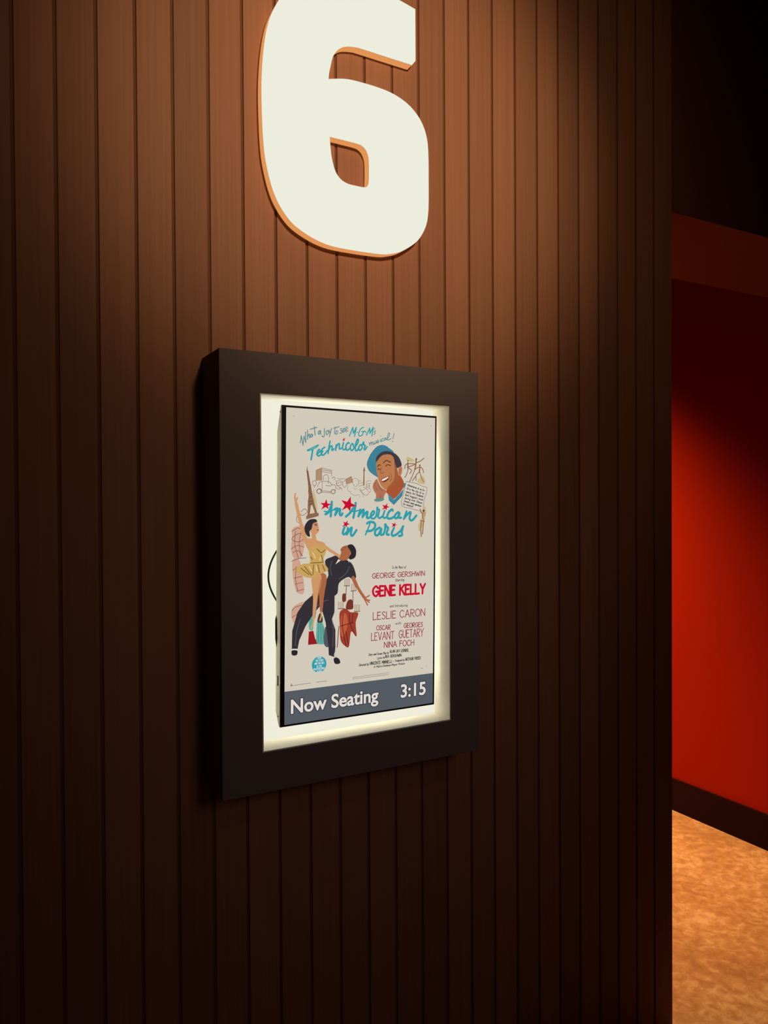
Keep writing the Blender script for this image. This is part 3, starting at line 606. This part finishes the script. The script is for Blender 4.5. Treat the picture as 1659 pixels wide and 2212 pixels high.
# single-stroke hand lettering: width | strokes; '~' marks a curved stroke; cap height 1
GLYPHS = {
 'A': '.8|0,0 .4,1 .8,0;.14,.36 .66,.36', 'B': '.65|0,0 0,1;~0,1 .5,.95 .5,.6 0,.54;~0,.54 .62,.5 .62,.06 0,0',
 'C': '.75|~.72,.8 .42,1 .04,.72 .04,.28 .4,0 .74,.18', 'D': '.7|0,0 0,1;~0,1 .6,.9 .7,.5 .6,.1 0,0',
 'E': '.58|.56,.98 0,1 0,0 .58,.02;0,.53 .46,.55', 'F': '.56|.56,.98 0,1 0,0;0,.53 .46,.55',
 'G': '.8|~.74,.8 .44,1 .04,.72 .04,.28 .4,0 .74,.2 .78,.46;.44,.46 .8,.46', 'H': '.7|0,0 0,1;.7,0 .7,1;0,.5 .7,.52',
 'I': '.1|.05,0 .05,1', 'J': '.45|~.45,1 .45,.3 .3,0 0,.14', 'K': '.66|0,0 0,1;.64,1 0,.48;.2,.6 .68,0',
 'L': '.55|0,1 0,0 .56,.03', 'M': '.9|0,0 .12,1 .45,.3 .78,1 .9,0', 'N': '.72|0,0 0,1 .7,0 .7,1',
 'O': '.84|~.42,1 .05,.75 .03,.3 .4,0 .8,.25 .8,.75 .42,1', 'P': '.62|0,0 0,1;~0,1 .56,.95 .58,.56 0,.48',
 'Q': '.84|~.42,1 .05,.75 .03,.3 .4,0 .8,.25 .8,.75 .42,1;.5,.25 .84,-.05', 'R': '.68|0,0 0,1;~0,1 .56,.95 .56,.56 0,.5;~.22,.5 .46,.12 .7,-.03',
 'S': '.6|~.56,.84 .32,1 .04,.78 .3,.53 .58,.28 .32,0 0,.14', 'T': '.7|0,.98 .7,1;.35,.98 .35,0',
 'U': '.7|~0,1 0,.35 .32,0 .66,.3 .68,1', 'V': '.74|0,1 .37,0 .74,1', 'W': '1.0|0,1 .26,0 .5,.75 .74,0 1,1',
 'X': '.66|0,0 .66,1;0,1 .66,0', 'Y': '.72|0,1 .37,.46 .74,1;.37,.46 .34,0', 'Z': '.66|0,1 .64,1 0,0 .66,0',
 'a': '.5|~.42,.5 .18,.6 .02,.3 .15,0 .4,.2 .44,.58 .42,.1 .55,.06', 'b': '.48|0,1 0,.04;~0,.4 .25,.6 .48,.3 .25,0 0,.1',
 'c': '.42|~.42,.5 .2,.6 .02,.3 .16,0 .42,.1', 'd': '.52|~.42,.5 .18,.6 .02,.3 .15,0 .4,.2;.46,1 .46,.04',
 'e': '.46|~.04,.3 .36,.36 .3,.6 .08,.48 .06,.1 .26,0 .46,.14', 'f': '.34|~.36,.94 .2,1 .14,.7 .12,-.2;0,.58 .3,.58',
 'g': '.5|~.42,.5 .18,.6 .02,.34 .18,.06 .4,.2 .44,.58;~.44,.58 .42,-.2 .2,-.34 .02,-.22', 'h': '.48|0,1 0,0;~0,.36 .24,.6 .42,.44 .44,0',
 'i': '.14|.06,.58 .07,0;.07,.8 .08,.84', 'j': '.2|~.16,.58 .14,-.2 0,-.3;.17,.8 .18,.84', 'k': '.46|0,1 0,0;.4,.58 0,.26;.14,.36 .46,0',
 'l': '.14|.06,1 .07,0', 'm': '.76|0,.58 0,0;~0,.4 .2,.6 .36,.46 .37,0;~.37,.4 .56,.6 .72,.46 .74,0', 'n': '.48|0,.58 0,0;~0,.38 .24,.6 .42,.46 .44,0',
 'o': '.48|~.24,.6 .03,.4 .08,.08 .26,0 .46,.2 .44,.46 .24,.6', 'p': '.48|0,.58 0,-.34;~0,.44 .25,.6 .48,.32 .25,0 0,.1',
 'q': '.5|~.42,.5 .18,.6 .02,.3 .15,0 .42,.16;.44,.58 .44,-.34', 'r': '.36|.02,.58 .02,0;~.02,.36 .14,.56 .36,.54', 's': '.38|~.36,.5 .2,.6 .04,.46 .2,.31 .36,.15 .18,0 0,.08',
 't': '.34|~.14,.9 .13,.2 .2,0 .34,.08;0,.58 .32,.6', 'u': '.48|~.02,.58 .02,.16 .18,0 .42,.2;.44,.58 .45,0', 'v': '.44|0,.58 .21,0 .44,.58',
 'w': '.66|0,.58 .16,0 .33,.5 .5,0 .66,.58', 'x': '.44|0,0 .44,.58;0,.58 .44,0', 'y': '.46|0,.58 .22,.04;.46,.58 .12,-.34', 'z': '.42|0,.58 .4,.58 0,0 .42,0',
 '-': '.3|0,.34 .3,.34', ',': '.12|.08,.06 .02,-.14', '.': '.1|.04,.01 .06,.03', '!': '.12|.07,1 .05,.26;.04,.01 .06,.03', "'": '.1|.06,1 .04,.8', '·': '.14|.06,.44 .09,.47', ' ': '.34|',
}


def catmull(p, n=5):
    if len(p) < 3:
        return p
    closed = p[0] == p[-1]
    q = ([p[-2]] + p + [p[1]]) if closed else ([p[0]] + p + [p[-1]])
    out = []
    for i in range(1, len(q) - 2):
        a, b, c, d = q[i - 1:i + 3]
        for j in range(n):
            t = j / n
            out.append(tuple(0.5 * (2 * b[k] + (c[k] - a[k]) * t + (2 * a[k] - 5 * b[k] + 4 * c[k] - d[k]) * t * t + (3 * b[k] - a[k] - 3 * c[k] + d[k]) * t ** 3) for k in (0, 1)))
    return out + [p[-1]]


UX, UY = (SR - SL) / 1080.0, (ST - SB) / 1920.0
pos = lambda u, v, y: (SL + u * UX, y, ST - v * UY)
POSTER_MATS = {}


def pmat(c):
    if c not in POSTER_MATS:
        POSTER_MATS[c] = emit('print_%02x%02x%02x' % c, rgb(*c))
    return POSTER_MATS[c]


class Pic:
    """one flat picture on the screen: pieces stack in thin layers of ink"""
    def __init__(self):
        self.bm = bmesh.new(); self.mats = []

    def face(self, pts, y, col):
        m = pmat(col)
        if m not in self.mats:
            self.mats.append(m)
        try:
            f = self.bm.faces.new([self.bm.verts.new(pos(u, v, y)) for u, v in pts])
            f.material_index = self.mats.index(m)
        except ValueError:
            pass

    def disc(self, c, r, y, col, n=14):
        self.face([(c[0] + r * math.cos(2 * math.pi * k / n), c[1] + r * math.sin(2 * math.pi * k / n)) for k in range(n)], y, col)

    def stroke(self, p, w, y, col, taper=False):
        h = w / 2
        L_, R_ = [], []
        n = len(p)
        for i in range(n):
            a, b = p[max(i - 1, 0)], p[min(i + 1, n - 1)]
            dx, dy = b[0] - a[0], b[1] - a[1]
            l = math.hypot(dx, dy) or 1
            L_.append((p[i][0] - dy / l * h, p[i][1] + dx / l * h)); R_.append((p[i][0] + dy / l * h, p[i][1] - dx / l * h))
        for i in range(n - 1):
            self.face((L_[i], L_[i + 1], R_[i + 1], R_[i]), y, col)
        for q in (p[0], p[-1]):
            self.disc(q, h, y, col, 8)

    def corner_stroke(self, p, w, y, col):
        for a, b in zip(p, p[1:]):
            self.stroke([a, b], w, y, col)

    def line(self, txt, A, B, cap, w, slant, y, col):
        gap = 0.2
        total = sum(float(GLYPHS[ch].split('|')[0]) + gap for ch in txt) - gap
        dx, dy = B[0] - A[0], B[1] - A[1]
        ln = math.hypot(dx, dy)
        ex, ey = dx / ln, dy / ln
        sx = ln / total
        x0 = 0.0
        for ch in txt:
            wd, body = GLYPHS[ch].split('|')
            for st in filter(None, body.split(';')):
                cv = st[0] == '~'
                p = [tuple(map(float, q.split(','))) for q in st.lstrip('~').split()]
                if cv:
                    p = catmull(p, 4)
                q = []
                for gx, gy in p:
                    a = (x0 + gx) * sx + gy * slant * cap
                    b = gy * cap
                    q.append((A[0] + ex * a + ey * b, A[1] + ey * a - ex * b))
                (self.stroke if cv else self.corner_stroke)(q, w, y, col)
            x0 += float(wd) + gap


PICS = {}
layer = {}
Y0, DY = -0.00026, 0.000012
depth = Y0
last = None
for it in POSTER:
    kind, g, col = it[0], it[1], it[2]
    pic = PICS.setdefault(g, Pic())
    depth -= DY
    if kind == 'S':
        for st in it[5]:
            if it[4]:
                pic.stroke(catmull(list(st)), it[3], depth, col)
            else:
                pic.corner_stroke(list(st), it[3], depth, col)
    elif kind == 'Y':
        p = list(it[4])
        pic.face(catmull(p + [p[0]], 4)[:-1] if it[3] else p, depth, col)
    elif kind == 'D':
        pic.disc(it[4], it[3], depth, col, 28)
    elif kind == 'L':
        pic.line(it[3], it[4], it[5], it[6], it[7], it[8], depth, col)
LBL = {'title_lettering': 'teal brush lettering with red stars', 'headline_lettering': 'teal script lettering', 'credit_lettering': 'red and black cast credits',
       'portrait_picture': 'smiling man in a teal cap', 'dancers_picture': 'dancing pair in gold and black', 'tower_picture': 'brown iron tower',
       'note_picture': 'small sheet of handwriting', 'round_seal': 'teal round seal', 'players_picture': 'small figures in teal and rust red',
       'sketch_picture': 'brown line sketches', 'small_print': 'tiny grey print'}
for g, pic in PICS.items():
    g = g.rstrip('0123456789')
    link(g, pic.bm, pic.mats, screen, label=LBL[g])

# status banner along the foot of the screen
m_ban = emit('banner_slate', rgb(84, 91, 98))
bm = bmesh.new()
box(bm, (SL, -0.00030, SB), (SR, -0.0002, ST - 1718 * UY))
link('status_banner', bm, m_ban, screen, label='slate grey banner')


def type_line(txt, u0, u1, base, cap, layers):
    """typeset txt in the built-in sans, made bold, fitted between u0 and u1 on the baseline;
    layers: (y, colour, shifts), one flat mesh each, with a copy of the type for every shift"""
    cu = bpy.data.curves.new('type', 'FONT')
    cu.body = txt
    cu.size = 1.0
    cu.fill_mode = 'FRONT'
    cu.offset = 0.023
    cu.resolution_u = 6
    o = bpy.data.objects.new('type', cu)
    COL.objects.link(o)
    me = bpy.data.meshes.new_from_object(o.evaluated_get(bpy.context.evaluated_depsgraph_get()))
    bpy.data.objects.remove(o)
    xs = [v.co.x for v in me.vertices]
    x0, x1 = min(xs), max(xs)
    tops = max(v.co.y for v in me.vertices)
    pts = [(u0 + (v.co.x - x0) / (x1 - x0) * (u1 - u0), base - v.co.y / 0.70 * cap) for v in me.vertices]
    polys = [list(p.vertices) for p in me.polygons]
    bpy.data.meshes.remove(me)
    for name, y, col, shifts, lab in layers:
        bm = bmesh.new()
        for su, sv in shifts:
            vs = [bm.verts.new(pos(u + su, v + sv, y)) for u, v in pts]
            for p in polys:
                bm.faces.new([vs[i] for i in p])
        link(name, bm, pmat(col), screen, label=lab)


RIM = [(5.5 * math.cos(k * math.pi / 6), 5 * math.sin(k * math.pi / 6)) for k in range(12)]
for txt, u0, u1, base, cap in (('Now Seating', 42, 656, 1856, 84), ('3:15', 826, 1022, 1853, 84)):
    type_line(txt, u0, u1, base, cap, (('banner_lettering', -0.00048, (226, 219, 212), [(0, 0)], 'pale grey bold lettering'),
                                       ('lettering_outline', -0.00040, (50, 52, 56), RIM, 'dark outline of the lettering')))
